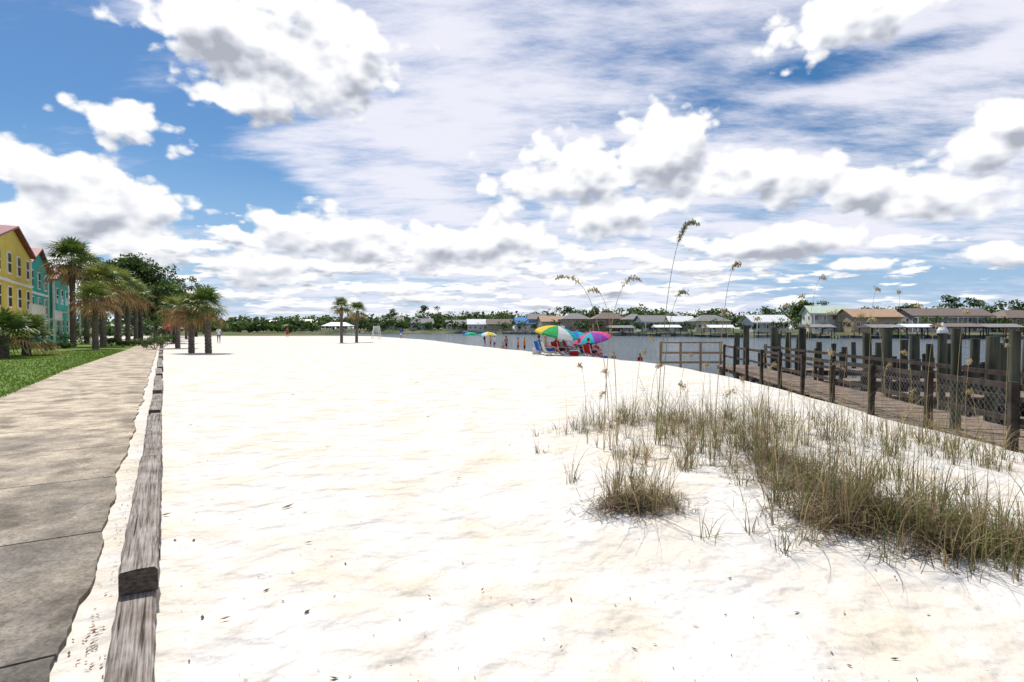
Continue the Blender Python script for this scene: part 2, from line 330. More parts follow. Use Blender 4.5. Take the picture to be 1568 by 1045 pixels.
oat(X_(1005,dy),dy,X_(1072,dy),Z_(343,dy),.25,.85,dens=330); oat(X_(935,dy),dy,X_(850,dy),Z_(428,dy),.1,.48,mi=2); oat(X_(950,dy),dy+.2,X_(903,dy),Z_(445,dy),.0,.4,mi=2)
oat(X_(925,dy),dy,X_(975,dy),Z_(431,dy),.05,.48,mi=2); oat(X_(1095,dy),dy,X_(1140,dy),Z_(405,dy),.3,.5,mi=2); oat(X_(1012,dy),dy,X_(1050,dy),Z_(450,dy),.2,.4)
for (bx,tx,ty) in [(1230,1262,428),(1215,1195,470),(1330,1348,445),(1360,1338,490),(1180,1150,490),(1120,1105,480),(1290,1325,485),(1420,1455,500),(1400,1380,540),(1250,1225,500),(1480,1500,555),(970,985,540),(1040,1060,545),(900,885,560),(1075,1085,560),(1440,1400,470),(1540,1560,530),(1010,1000,520),(1160,1200,560),(1310,1290,560),(1270,1262,540),(1350,1380,560),(1205,1215,590),(1500,1480,600),(1140,1130,580),(940,925,570),(1390,1420,600),(915,922,600),(990,1015,560),(1060,1040,590),(1100,1120,600),(1190,1240,455),(1380,1365,450),(1465,1475,480),(1090,1075,500),(1240,1280,480)]:
    d_=rng.uniform(5.4,7.2); oat(X_(bx,d_),d_,X_(tx,d_),Z_(ty,d_),rng.uniform(0,.4),.25,mi=2,r=.0028,sz=1.0)
ob.obj('sea_oats',oatm)
# ------------------------------------------------------------------ boardwalk & docks
deckm=mat('deck_boards',(0.27,0.20,0.15),(0.12,0.09,0.07),0.85,5,5,0.5,30); darkw=mat('dark_wet_timber',(0.06,0.048,0.04),(0.022,0.018,0.015),0.8,7,5,0.6,30)
pilem=mat('piling_wood',(0.105,0.105,0.07),(0.028,0.030,0.021),0.85,5,5,0.8,20,stretch=(1,1,.15)); railm=mat('rail_wood',(0.06,0.045,0.034),(0.022,0.017,0.014),0.8,7,5,0.4,30); wirem=mat('galvanised_wire',(.3,.3,.3),metal=.6,rough=.4)
bdir=Vector((0.155,1,0)).normalized(); bn=Vector((bdir.y,-bdir.x,0)); B0=Vector((5.45,0,0)); ba=math.atan2(bdir.y,bdir.x)
def bw(s,o,z): p=B0+bdir*s+bn*o; return Vector((p.x,p.y,z))
be=empty('boardwalk'); d=MB(); s_=3.0
while s_<27:
    d.box(bw(s_,0.8,-0.12+rng.normal()*.004),(0.132,1.62+rng.normal()*.02,0.035),0,ba); s_+=0.146
d.obj('deck_planks',[deckm],be)
d=MB(); 
for o in (0.08,1.5): d.box(bw(15,o,-.22),(24,.05,.16),0,ba)
for s_ in np.arange(3.5,27,2.4):
    for o in (-.06,1.68): d.tube([bw(s_,o,-2.4),bw(s_,o,-.14)],.09,8)
d.obj('joists_and_supports',[darkw],be)
r=MB(); PS=np.arange(3.6,27,1.95)
for s_ in PS:
    for o in(-.05,1.66):
        ht=.90+rng.normal()*.02; r.box(bw(s_+rng.normal()*.03,o,(ht-.3)/2+.0),(.09,.09,ht+.3),0,ba+rng.normal()*.08)
for o in(-.05,1.66):
    off=.065 if o<0 else -.065
    for k in range(len(PS)-1):
        sc=(PS[k]+PS[k+1])/2
        for zc,hh_ in((.82,.085),(.40,.075)):
            r.box(bw(sc,o+off,zc+rng.normal()*.008),(1.94,.035,hh_),0,ba,M=Matrix.Rotation(ba,3,'Z')@Matrix.Rotation(rng.normal()*.006,3,'Y'))
r.obj('rails_and_posts',[railm],be)
wv=MB()
for s_ in np.arange(3.6,13,0.11):
    for sg in(-1,1):
        a_=bw(s_,-.0,-.05); b_=bw(s_+sg*.84,-.0,.79)
        if 3.6<=s_+sg*.84<=13.9: wv.tube([a_,b_],.0014,3,cap=False)
wv.obj('wire_mesh',[wirem],be)
fm=mat('brown_lumber',(0.27,0.19,0.12),(0.17,0.12,0.08),.85,6,5)
fe=empty('wooden_railing_fence'); f=MB()
for i in range(4):
    x=7.0+i*.95; f.box((x,26.8+i*.03,.05),(.1,.1,1.85))
for z in(.93,.45,.0): f.box((8.42,26.73,z),(3.0,.04,.10 if z<.9 else .06),0,.03)
f.obj('posts_and_rails',[fm],fe)
capm=mat('white_cap',(.8,.8,.8))
def piling(x,y,top,r_=.14,cap=False):
    p=MB(); n=8; lx,ly=rng.normal()*.05,rng.normal()*.05
    p.tube([(x+lx*i/n,y+ly*i/n,-2.6+(top+2.6)*i/n) for i in range(n+1)],[r_*(1.05-.1*i/n)*(1+rng.normal()*.02) for i in range(n+1)],14)
    o=p.obj('dock_piling',[pilem],smooth=False)
    if cap:
        c=MB(); c.tube([(x+lx,y+ly,top-.02),(x+lx,y+ly,top+.05),(x+lx,y+ly,top+.25)],[r_*1.2,r_*1.2,.01],14); c.obj('cap',[capm],o)
for (px,dd,top,rr_,cp) in [(1128,31,1.35,.15,0),(1143,29,1.75,.15,0),(1186,25,1.65,.15,0),(1191,31,1.3,.15,0),(1228,23,1.6,.15,0),(1222,33,1.2,.15,0),(1332,17.5,1.45,.13,0),(1360,16,1.6,.13,0),(1385,20,1.2,.13,0),(1405,15,1.4,.12,0),
     (1440,14,1.5,.10,1),(1466,9.6,1.6,.08,0),(1516,10.8,1.45,.11,0),(1541,13.5,1.25,.13,0),(1556,8.9,1.55,.08,0),(1490,17,1.3,.13,0),(1255,27,.95,.13,0),(1275,30,.8,.13,0),(1292,26,.75,.13,0),(1310,33,.8,.13,0),(1425,22,1.0,.13,0),(1540,22,1.2,.13,0),(1600,12,1.4,.13,0),(1650,15,1.4,.13,0),(1208,28,1.4,.14,0),(1345,24,1.0,.13,0),(1455,19,1.1,.13,0),(1568,18,1.3,.14,0)]:
    piling((px-784)/871*dd,dd,top,rr_,cp)
def pier(x0,y0,x1,y1,z,wid):
    e=empty('finger_pier'); a=Vector((x0,y0,z)); b_=Vector((x1,y1,z)); L_=(b_-a).length; d_=(b_-a).normalized(); an=math.atan2(d_.y,d_.x); n_=Vector((d_.y,-d_.x,0)); k=MB(); s=.07
    while s<L_: k.box(a+d_*s,(.135,wid,.035),0,an); s+=.146
    k.obj('planks',[deckm],e); k=MB()
    for sg in(-1,1): k.box((a+b_)/2+n_*sg*(wid/2-.04)+Vector((0,0,-.12)),(L_,.06,.2),0,an)
    s=.6
    while s<L_:
        for sg in(-1,1): k.tube([a+d_*s+n_*sg*(wid/2+.1)-Vector((0,0,2.4)),a+d_*s+n_*sg*(wid/2+.1)+Vector((0,0,.3+rng.uniform(0,.5)))],.09,10)
        s+=2.6
    k.obj('beams_and_piles',[darkw],e)
pier(8.8,11.5,19,9.8,-.25,1.1); pier(9.6,16.0,22,14.5,-.25,1.1); pier(10.2,20.5,24,19.5,-.25,1.2); pier(10.8,25.5,28,25,-.25,1.2); pier(13.5,12,17.5,25,-.3,.9)
# ------------------------------------------------------------------ trees
leafG=[mat('palm_green',(0.12,0.19,0.035),(0.055,0.105,0.02),.5,2,1,trans=.3,spec=.5),mat('palm_yellowgreen',(0.27,0.30,0.07),(0.17,0.21,0.045),.5,2,1,trans=.35,spec=.5),mat('palm_dead',(0.42,0.28,0.12),(0.24,0.15,0.065),.9,2,1,trans=.2)]
barkm=mat('palm_bark',(0.19,0.165,0.14),(0.08,0.065,0.055),.95,6,5,1.0,14,stretch=(1,1,3),dist=.04)
UP=Vector((0,0,1))
def fan(mb,o,D,Lp,R,mi,n=17,droop=.35,w_=.045):
    D=D.normalized(); hub=o+D*Lp-UP*(Lp*Lp*.10); D2=(D-UP*.35).normalized()
    Sx=D2.cross(UP); Sx=Sx.normalized() if Sx.length>.05 else Vector((1,0,0)); Nn=Sx.cross(D2)
    p=Sx*.012
    mb.add([o-p,o+p,hub+p,hub-p],[(0,1,2,3)],mi)
    for i in range(n):
        a=math.radians(-120+240*i/(n-1)); dr=D2*math.cos(a)+Sx*math.sin(a)+Nn*(.12+rng.normal()*.06); l=R*(1-.3*abs(a)/2.1)*rng.uniform(.85,1.08)
        W=dr.cross(Nn).normalized()*w_*(R/1.0); mid=hub+dr*l*.5; tip=hub+dr*l-UP*droop*l*rng.uniform(.5,1.3)
        mb.add([hub,mid-W,mid+W,tip],[(0,1,2),(1,3,2)],mi)
def palm(x,y,th_,Lp,R,n=38,dead=.18,yel=.3,r0=.17,lean=(0,0),low=-40,name='sabal_palm_tree'):
    z=H(x,y); e=empty(name,(x,y,z)); t=MB(); m_=9; pts=[];rad=[]
    for i in range(m_*3+1):
        u=i/(m_*3); pts.append((lean[0]*u*u,lean[1]*u*u,-.15+(th_+.15)*u)); rad.append(r0*(1.25-.35*u if u<.2 else 1.18-.1*u)*(1+.07*((i%2)*2-1))*(1.0 if u<.75 else 1.2))
    t.tube(pts,rad,12); top=Vector((lean[0],lean[1],th_))
    for i in range(26):
        a=i*2.4; zz_=th_-rng.uniform(0.1,1.0)*min(1.4,th_*.4); o=Vector((lean[0]*.9,lean[1]*.9,zz_)); dr=Vector((math.cos(a),math.sin(a),.9)); t.tube([o+dr*r0*.6,o+dr*r0*1.5],[.05,.02],5)
    t.obj('trunk',[barkm],e,smooth=False)
    c=MB()
    for i in range(n):
        a=i*2.39996+rng.normal()*.2; u=(i+.5)/n; el=math.radians(low+(88-low)*u**.85+rng.normal()*6)
        D=Vector((math.cos(a)*math.cos(el),math.sin(a)*math.cos(el),math.sin(el)))
        mi=2 if u<dead else (1 if rng.random()<yel else 0)
        fan(c,top+Vector((0,0,rng.uniform(-.15,.2))),D,Lp*rng.uniform(.75,1.15),R*rng.uniform(.85,1.1),mi,droop=.55 if u<dead else .3)
    c.obj('fronds',leafG,e); return e
def T(px,d): return ((px-784)/871*d,d)
x,y=T(112,50); palm(x,y,7.4,1.4,1.35,60,.22,.2,.2)
x,y=T(133,60); palm(x,y,7.8,1.3,1.3,46,.25,.3,.2)
x,y=T(158,49); palm(x,y,5.3,1.2,1.25,54,.25,.7,.2)
x,y=T(182,54); palm(x,y,5.6,1.2,1.25,50,.2,.7,.2)
x,y=T(196,60); palm(x,y,5.4,1.2,1.3,46,.15,.6,.2)
x,y=T(146,43); palm(x,y,3.6,1.0,1.1,40,.35,.5,.18)
x,y=T(208,66); palm(x,y,5.2,1.2,1.3,46,.2,.6,.2)
x,y=T(293,37); palm(x,y,2.6,.8,.85,44,.5,.6,.16)
x,y=T(319,36.5); palm(x,y,2.9,.9,.95,52,.12,.6,.17,lean=(-.15,0))
x,y=T(272,46); palm(x,y,2.9,.9,.95,40,.4,.5,.16)
x,y=T(523,63); palm(x,y,3.9,.75,.85,40,.12,.3,.14)
x,y=T(546,65); palm(x,y,3.6,.75,.8,40,.12,.3,.14,lean=(.15,0))
x,y=T(40,33); palm(x,y,.9,.95,1.1,46,.05,.25,.2,low=-10,name='palmetto_palm')
x,y=T(5,30); palm(x,y,1.1,.95,1.1,40,.05,.25,.2,low=-10,name='palmetto_palm')
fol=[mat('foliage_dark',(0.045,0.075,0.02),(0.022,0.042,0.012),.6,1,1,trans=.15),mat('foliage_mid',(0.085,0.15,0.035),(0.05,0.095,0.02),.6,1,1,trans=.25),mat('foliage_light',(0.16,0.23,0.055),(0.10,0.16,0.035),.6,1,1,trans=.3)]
bark2=mat('oak_bark',(0.13,0.11,0.09),(0.06,0.05,0.04),.95,5,5,.8,20)
def leaves(mb,cx,cy,cz,rx,ry,rz,n,size):
    d=rng.normal(size=(n,3)); d/=np.linalg.norm(d,axis=1)[:,None]; rr=rng.random(n)**.45; P=d*rr[:,None]*np.array([rx,ry,rz])+np.array([cx,cy,cz])
    A=rng.normal(size=(n,3)); A/=np.linalg.norm(A,axis=1)[:,None]; Bv=np.cross(A,rng.normal(size=(n,3))); Bv/=np.linalg.norm(Bv,axis=1)[:,None]
    s=size*rng.uniform(.6,1.3,n)[:,None]; q=np.stack([P-A*s,P+Bv*s*.6,P+A*s,P-Bv*s*.6],1).reshape(-1,3); o=len(mb.v)
    mb.v.extend(map(tuple,q.tolist())); mb.f.extend([(o+4*i,o+4*i+1,o+4*i+2,o+4*i+3) for i in range(n)])
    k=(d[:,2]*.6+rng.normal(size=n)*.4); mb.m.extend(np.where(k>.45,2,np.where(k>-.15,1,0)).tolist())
def tree(x,y,h_,r_,n=34,lf=.17,per=110,name='oak_tree',trunk=.25,flat=.55):
    z=H(x,y); e=empty(name,(x,y,z)); t=MB(); c=MB(); fk=h_*.38
    t.tube([(0,0,-.2),(.05,.02,fk*.5),(0,0,fk)],[trunk*1.3,trunk,trunk*.85],10)
    for i in range(n):
        a=i*2.4+rng.normal()*.3; u=rng.random(); zz_=h_*(.40+.56*u); rad_=r_*math.sqrt(max(.05,1-((u-.4)/.68)**2))*rng.uniform(.25,.95)
        P=Vector((math.cos(a)*rad_,math.sin(a)*rad_,zz_)); 
        if i%2==0: t.tube([(0,0,fk*.95),tuple(P*.5+Vector((0,0,fk*.35))),tuple(P)],[trunk*.5,trunk*.25,.03],6)
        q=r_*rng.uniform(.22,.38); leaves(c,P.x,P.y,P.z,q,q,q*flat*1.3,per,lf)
    t.obj('trunk_and_limbs',[bark2],e); c.obj('crown',fol,e)
x,y=T(215,74); tree(x,y,10.8,4.6,46,.2,160)
x,y=T(178,84); tree(x,y,11.2,4.6,40,.22,130)
x,y=T(252,70); tree(x,y,6.8,3.0,30,.18,110)
x,y=T(238,90); tree(x,y,9.0,4,34,.2,110)
x,y=T(285,84); tree(x,y,9.5,2.2,16,.16,70,name='pine_tree',trunk=.15)
x,y=T(268,60); tree(x,y,4.6,2.0,22,.15,90)
x,y=T(262,100); tree(x,y,8.5,4,30,.25,110)
x,y=T(300,110); tree(x,y,7,3.5,26,.25,90)
def shrub(px,d,r_,h_,name='round_shrub'):
    x,y=T(px,d); e=empty(name,(x,y,H(x,y))); c=MB(); t=MB()
    for i in range(6): a=i*1.05; t.tube([(0,0,-.05),(math.cos(a)*r_*.5,math.sin(a)*r_*.5,h_*.6)],[.03,.01],5)
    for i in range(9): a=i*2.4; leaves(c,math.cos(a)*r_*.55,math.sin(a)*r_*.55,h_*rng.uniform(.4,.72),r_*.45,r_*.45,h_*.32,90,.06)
    t.obj('stems',[bark2],e); c.obj('leaves',fol,e)
shrub(236,42,.95,1.1); shrub(222,46,.8,.9); shrub(247,52,.9,1.1); shrub(205,50,.7,.7); shrub(188,48,.6,.6); shrub(70,40,.7,.7); shrub(97,44,.6,.6); shrub(262,58,.8,1.0); shrub(170,52,.7,.8); shrub(125,56,1.0,1.3); shrub(100,60,1.1,1.4); shrub(150,66,1.2,1.6)
# distant tree belt
dt=MB()
def belt(t0,t1,d0,d1,n,h0,h1,fill=70,lf=.9):
    for i in range(n):
        t=rng.uniform(t0,t1); yb=np.interp(t,BT,BD); y=yb+rng.uniform(d0,d1); x=t*y; hh=rng.uniform(h0,h1); r_=hh*rng.uniform(.35,.6); z=H(x,y)
        for k in range(4):
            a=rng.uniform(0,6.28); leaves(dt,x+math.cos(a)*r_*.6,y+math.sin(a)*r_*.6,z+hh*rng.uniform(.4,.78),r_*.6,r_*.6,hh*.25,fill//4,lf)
belt(.3,1.3,38,75,190,7,10.5,110,.6); belt(.3,1.3,5,30,110,2.5,5.5,90,.36); belt(-.1,.3,32,75,130,8,12.5,90,.75); belt(-.6,0,40,110,170,8,13,60,1.1); belt(-.1,.3,5,30,80,3,6,70,.48); belt(-.6,-.1,6,35,80,4,7)
for (px,hh) in [(1228,14),(1240,13.5),(1216,12.5),(1470,13.5),(1492,13),(1555,12.5),(1575,13),(1330,9.5),(650,17),(665,16),(600,15),(1180,10),(1090,11),(990,11),(930,12),(1395,10.5),(870,13)]:
    t=(px-784)/871; y=float(np.interp(t,BT,BD))+48; x=t*y
    for k in range(8): leaves(dt,x+rng.normal()*2.2,y+rng.normal()*2.0,hh*rng.uniform(.5,.93),2.2,2.2,1.4,60,.5)
for i in range(120):
    t=rng.uniform(-.56,-.05); y=rng.uniform(300,420) if t>-.35 else rng.uniform(190,300); x=t*y; hh=rng.uniform(4,8)*y/260; z=0
    for k in range(3): leaves(dt,x+rng.normal()*2.5,y+rng.normal()*2,z+hh*rng.uniform(.3,.75),3.2,3.2,hh*.28,22,1.0)
for i in range(60):
    t=rng.uniform(-1.1,-.58); y=rng.uniform(105,150); x=t*y; hh=rng.uniform(4,7.5)
    for k in range(4): leaves(dt,x+rng.normal()*1.8,y+rng.normal()*1.5,hh*rng.uniform(.15,.8),2.0,2.0,hh*.25,30,.5)
dt.obj('distant_tree_line',fol)
# ------------------------------------------------------------------ houses
glass=mat('window_glass',(0.05,0.07,0.09),(0.03,0.04,0.05),.1,1,1,spec=.8); white=mat('white_trim',(.78,.77,.74),(.7,.69,.66),.6,2,2)
def house(name,x,y,w_,dp,wh,rh,wall,roof,rotz=0,stor=1,hip=False,over=.6,piles=0.0,dock=False,win=None):
    z=max(H(x,y),-.2); e=empty(name,(x,y,z),rotz); b_=MB(); z0=piles
    b_.box((0,0,z0+wh/2),(w_,dp,wh)); 
    if not hip:
        for sx in(-1,1): b_.add([(sx*w_/2,-dp/2,z0+wh),(sx*w_/2,dp/2,z0+wh),(sx*w_/2,0,z0+wh+rh)],[(0,1,2)])
    b_.obj('walls',[wall],e)
    r_=MB(); a=w_/2+over; c_=dp/2+over; zz_=z0+wh-.02; t_=.15
    rx=a if not hip else max(0.1,a-c_)
    T_=[(-a,-c_,zz_),(a,-c_,zz_),(a,c_,zz_),(-a,c_,zz_),(-rx,0,zz_+rh+.2),(rx,0,zz_+rh+.2)]
    r_.add(T_,[(0,1,5,4),(2,3,4,5),(1,2,5),(3,0,4)] if hip else [(0,1,5,4),(2,3,4,5)])
    if not hip: r_.add([(p[0],p[1],p[2]+t_) for p in T_],[(0,1,5,4),(2,3,4,5)]); 
    r_.box((0,-c_,zz_-.02),(2*a,.08,.22)); r_.box((0,c_,zz_-.02),(2*a,.08,.22)); r_.obj('roof',[roof],e)
    g=MB(); f_=MB(); n=win or max(2,int(w_/2.6)); 
    for s in range(stor):
        zc=z0+wh/stor*(s+.55)
        for i in range(n):
            xx=-w_/2+w_*(i+.5)/n; 
            if s==0 and i==n//2: f_.box((xx,-dp/2-.04,z0+1.05),(1.1,.08,2.1)); g.box((xx,-dp/2-.06,z0+1.3),(.7,.08,1.0)); continue
            f_.box((xx,-dp/2-.03,zc),(1.35,.08,1.4)); g.box((xx-.3,-dp/2-.05,zc),(.5,.08,1.15)); g.box((xx+.3,-dp/2-.05,zc),(.5,.08,1.15))
    for s in range(stor):
        zc=z0+wh/stor*(s+.55)
        for sx in(-1,1):
            for yy in(-dp/4,dp/4): f_.box((sx*(w_/2+.03),yy,zc),(.08,1.3,1.3)); g.box((sx*(w_/2+.05),yy,zc),(.08,1.05,1.05))
    f_.obj('window_frames_and_door',[white],e); g.obj('window_panes',[glass],e)
    if piles>0 or dock:
        p=MB()
        for i in range(int(w_/3)+1):
            for yy in(-dp/2-2.4,-dp/2): p.box((-w_/2+i*w_/int(w_/3),yy,(z0+wh*.9)/2),(.2,.2,z0+wh*.9))
        p.box((0,-dp/2-1.2,z0+wh*.92),(w_,2.6,.15)); p.box((0,-dp/2-1.2,z0+.02),(w_,2.6,.12)); p.box((0,-dp/2-2.45,z0+.95),(w_,.06,.08)); p.obj('porch',[white],e)
    return e
def M2(n,c,**k): return mat(n,c,tuple(v*.8 for v in c),k.get('r',.7),1.5,2)
cream=M2('cream_siding',(.62,.56,.45)); tan=M2('tan_siding',(.48,.36,.25)); greyw=M2('grey_siding',(.42,.42,.41)); whitew=M2('white_siding',(.75,.75,.72)); brick=M2('brick_wall',(.36,.19,.13)); blueg=M2('bluegrey_siding',(.3,.38,.45))
rW=M2('white_metal_roof',(.75,.78,.77),r=.4); rG=M2('grey_shingle_roof',(.24,.235,.23)); rT=M2('tan_shingle_roof',(.46,.31,.20)); rB=M2('brown_shingle_roof',(.20,.155,.13)); rGr=M2('green_metal_roof',(.50,.60,.48),r=.4); rBl=M2('blue_tarp_roof',(.05,.25,.6),r=.5)
def hp(px,off): 
    t=(px-784)/871; y=float(np.interp(t,BT,BD))+off; return t*y,y
def placed(name,px,off,*a,**k): x,y=hp(px,off); return house(name,x,y,*a,**k)
placed('white_roof_river_house',1170,12,12,8,3.2,2.2,whitew,rW,.1,1,False,1.0,0,True)
placed('two_storey_river_house',1262,18,11,9,6.0,2.4,whitew,rGr,-.15,2,False,.8,0,True)
placed('tan_roof_river_house',1328,14,15,9,4.6,2.4,tan,rT,.05,1,False,.8)
placed('brown_long_river_house',1440,20,24,9,5.0,2.2,greyw,rB,.0,2,False,.8,0,True)
placed('tan_roof_river_house',1395,30,10,9,4.6,2.2,cream,rG,.3,2,True)
placed('grey_river_house',1550,24,16,9,4.4,2.4,brick,rB,.2,2,True)
placed('grey_river_house',1620,24,16,9,4.4,2.4,cream,rG,.2,2,True)
placed('grey_roof_cottage',1000,16,12,8,3.6,2.4,whitew,rG,.2,1,False,.8,0,True)
placed('grey_roof_cottage',970,22,10,8,4.8,2.2,greyw,rG,-.1,2,True)
placed('brick_cottage',930,20,14,9,5.2,2.6,brick,rB,.1,2,True)
placed('white_cottage',1040,22,9,7,3.6,2,whitew,rW,.0)
placed('grey_roof_cottage',1085,24,13,8,3.8,2.2,cream,rG,.1,1,True)
placed('tan_cottage',880,22,13,9,5.4,2.6,tan,rG,.1,2,True)
placed('cream_cottage',845,18,12,9,4.2,2.6,cream,rT,.2,1,False)
placed('blue_roof_cottage',803,18,9,8,3.4,3.0,whitew,rBl,.1)
placed('grey_roof_cottage',822,26,9,8,5.6,2.6,blueg,rG,.1,2)
placed('white_roof_cottage',735,16,13,8,3.2,2.6,whitew,rW,.1)
placed('tan_cottage',765,22,13,8,3.2,2.6,tan,rB,.1)
placed('grey_roof_cottage',700,18,12,8,3,2.6,whitew,rG,.1)
placed('cream_cottage',600,18,14,8,5,2.8,cream,rG,.1,2)
placed('white_roof_cottage',470,18,16,9,4,2.8,whitew,rW,.1)
placed('tan_cottage',395,18,14,9,4,2.8,tan,rG,.1)
placed('white_roof_cottage',430,20,16,9,4,2.6,cream,rW,.3)
placed('grey_roof_cottage',645,20,13,9,4,2.8,greyw,rG,.3)
def boathouse(px,off,w_,dp,h_,roof):
    x,y=hp(px,off); e=empty('boathouse',(x,y,-1.1)); p=MB()
    n=max(2,int(w_/4))
    for i in range(n+1):
        for yy in(-dp/2,dp/2): p.tube([(-w_/2+i*w_/n,yy,-1),(-w_/2+i*w_/n,yy,h_)],.13,8)
    p.box((0,-dp/2,.9),(w_+1,1.2,.15)); p.box((0,-dp/2,h_-.1),(w_,.15,.2)); p.box((0,dp/2,h_-.1),(w_,.15,.2)); p.obj('piles_and_deck',[pilem],e)
    r_=MB(); a=w_/2+.5;c_=dp/2+.5; r_.add([(-a,-c_,h_),(a,-c_,h_),(a,c_,h_),(-a,c_,h_),(-a,0,h_+.9),(a,0,h_+.9)],[(0,1,5,4),(2,3,4,5),(0,4,3),(1,2,5),(0,3,2,1)]); r_.obj('roof',[roof],e)
    b_=MB(); b_.add([(-2,-.9,1.1),(2,-.9,1.1),(2.9,0,1.3),(2,.9,1.1),(-2,.9,1.1),(-1.8,-.6,.3),(1.8,-.5,.3),(2.2,0,.4),(1.8,.5,.3),(-1.8,.6,.3)],[(0,1,6,5),(1,2,7,6),(2,3,8,7),(3,4,9,8),(4,0,5,9),(5,6,7,8,9),(0,4,3,2,1)]); b_.obj('moored_boat',[white],e)
for a in [(1250,-6,7,6,3.0,rG),(1400,-8,8,6,3.0,rW),(1462,-10,9,7,3.1,rB),(1525,-8,9,6,3.0,rG),(1345,-5,7,6,2.9,rG),(1020,-5,8,6,3.0,rW),(950,-5,8,6,2.9,rG),(1100,-6,7,6,2.9,rW),(850,-4,7,6,2.9,rG)]: boathouse(*a)
dp_=MB()
for i in range(110):
    t=rng.uniform(-.1,1.0); y=float(np.interp(t,BT,BD))-rng.uniform(4,22); dp_.tube([(t*y,y,-2),(t*y,y,rng.uniform(-.3,.9))],.14,6)
dp_.obj('distant_dock_pilings',[pilem])
dk=MB()
for i in range(16):
    t=rng.uniform(-.05,.95); y=float(np.interp(t,BT,BD))-5; L_=rng.uniform(6,14); dk.box((t*y,y-L_/2,-.3),(1.4,L_,.15)); dk.box((t*y,y-L_-.8,-.3),(6,1.4,.15))
dk.obj('distant_docks',[M2('sun_bleached_dock',(.4,.37,.32))])
bk=MB()
for i in range(70):
    t0=-.1+i*.0165; 
    if i%9==4: continue
    y0=float(np.interp(t0,BT,BD))-5.2; y1=float(np.interp(t0+.0165,BT,BD))-5.2; bk.add([(t0*y0,y0,-2),((t0+.0165)*y1,y1,-2),((t0+.0165)*y1,y1,-.25),(t0*y0,y0,-.25),(t0*y0,y0+.5,-.25),((t0+.0165)*y1,y1+.5,-.25)],[(0,1,2,3),(3,2,5,4)])
bk.obj('seawall',[mat('seawall_timber',(.32,.29,.25),(.2,.18,.16),.9,.6)])
x,y=T(518,150); e=empty('beach_pavilion',(x,y,0)); p=MB()
for i in range(4):
    for j in(-1,1): p.box((-3+i*2,j*2,1.1),(.18,.18,2.2))
p.obj('posts',[white],e); p=MB(); p.add([(-3.7,-2.7,2.2),(3.7,-2.7,2.2),(3.7,2.7,2.2),(-3.7,2.7,2.2),(-2,0,3.2),(2,0,3.2)],[(0,1,5,4),(2,3,4,5),(1,2,5),(3,0,4),(0,3,2,1)]); p.obj('roof',[rW],e)
x,y=T(576,84); e=empty('lifeguard_chair',(x,y,H(x,y))); p=MB()
for sx in(-.45,.45):
    p.tube([(sx*1.3,-.6,0),(sx,-.3,1.3)],.04,6); p.tube([(sx*1.3,.6,0),(sx,.2,2.0)],.04,6)
for k in range(5): p.box((0,-.55+.05*k,.2+.25*k),(1.0,.06,.05))
p.box((0,0,1.3),(.9,.7,.05)); 
for k in range(4): p.box((0,.25,1.45+.15*k),(.9,.04,.1))
p.obj('frame',[white],e)
# ------------------------------------------------------------------ townhouses along the lawn
yel=mat('yellow_lap_siding',(.72,.56,.10),(.66,.50,.08),.7,1.2,2); teal=mat('teal_lap_siding',(.02,.40,.34),(.015,.35,.30),.7,1.2,2); coral=mat('coral_lap_siding',(.50,.17,.13),(.44,.15,.11),.7,1.2,2); redr=mat('red_metal_roof',(.26,.045,.04),(.18,.035,.03),.5,2,2)
for mm in (yel,teal,coral):
    N=mm.node_tree.nodes; L=mm.node_tree.links; b=N['Principled BSDF']; tc=N.new('ShaderNodeTexCoord'); w_=N.new('ShaderNodeTexWave'); w_.bands_direction='Z'; w_.wave_profile='SAW'; w_.inputs['Scale'].default_value=1.6; L.new(tc.outputs['Object'],w_.inputs['Vector'])
    bb=N.new('ShaderNodeBump'); bb.inputs['Distance'].default_value=.03; bb.inputs['Strength'].default_value=.8; L.new(w_.outputs['Fac'],bb.inputs['Height']); L.new(bb.outputs[0],b.inputs['Normal'])
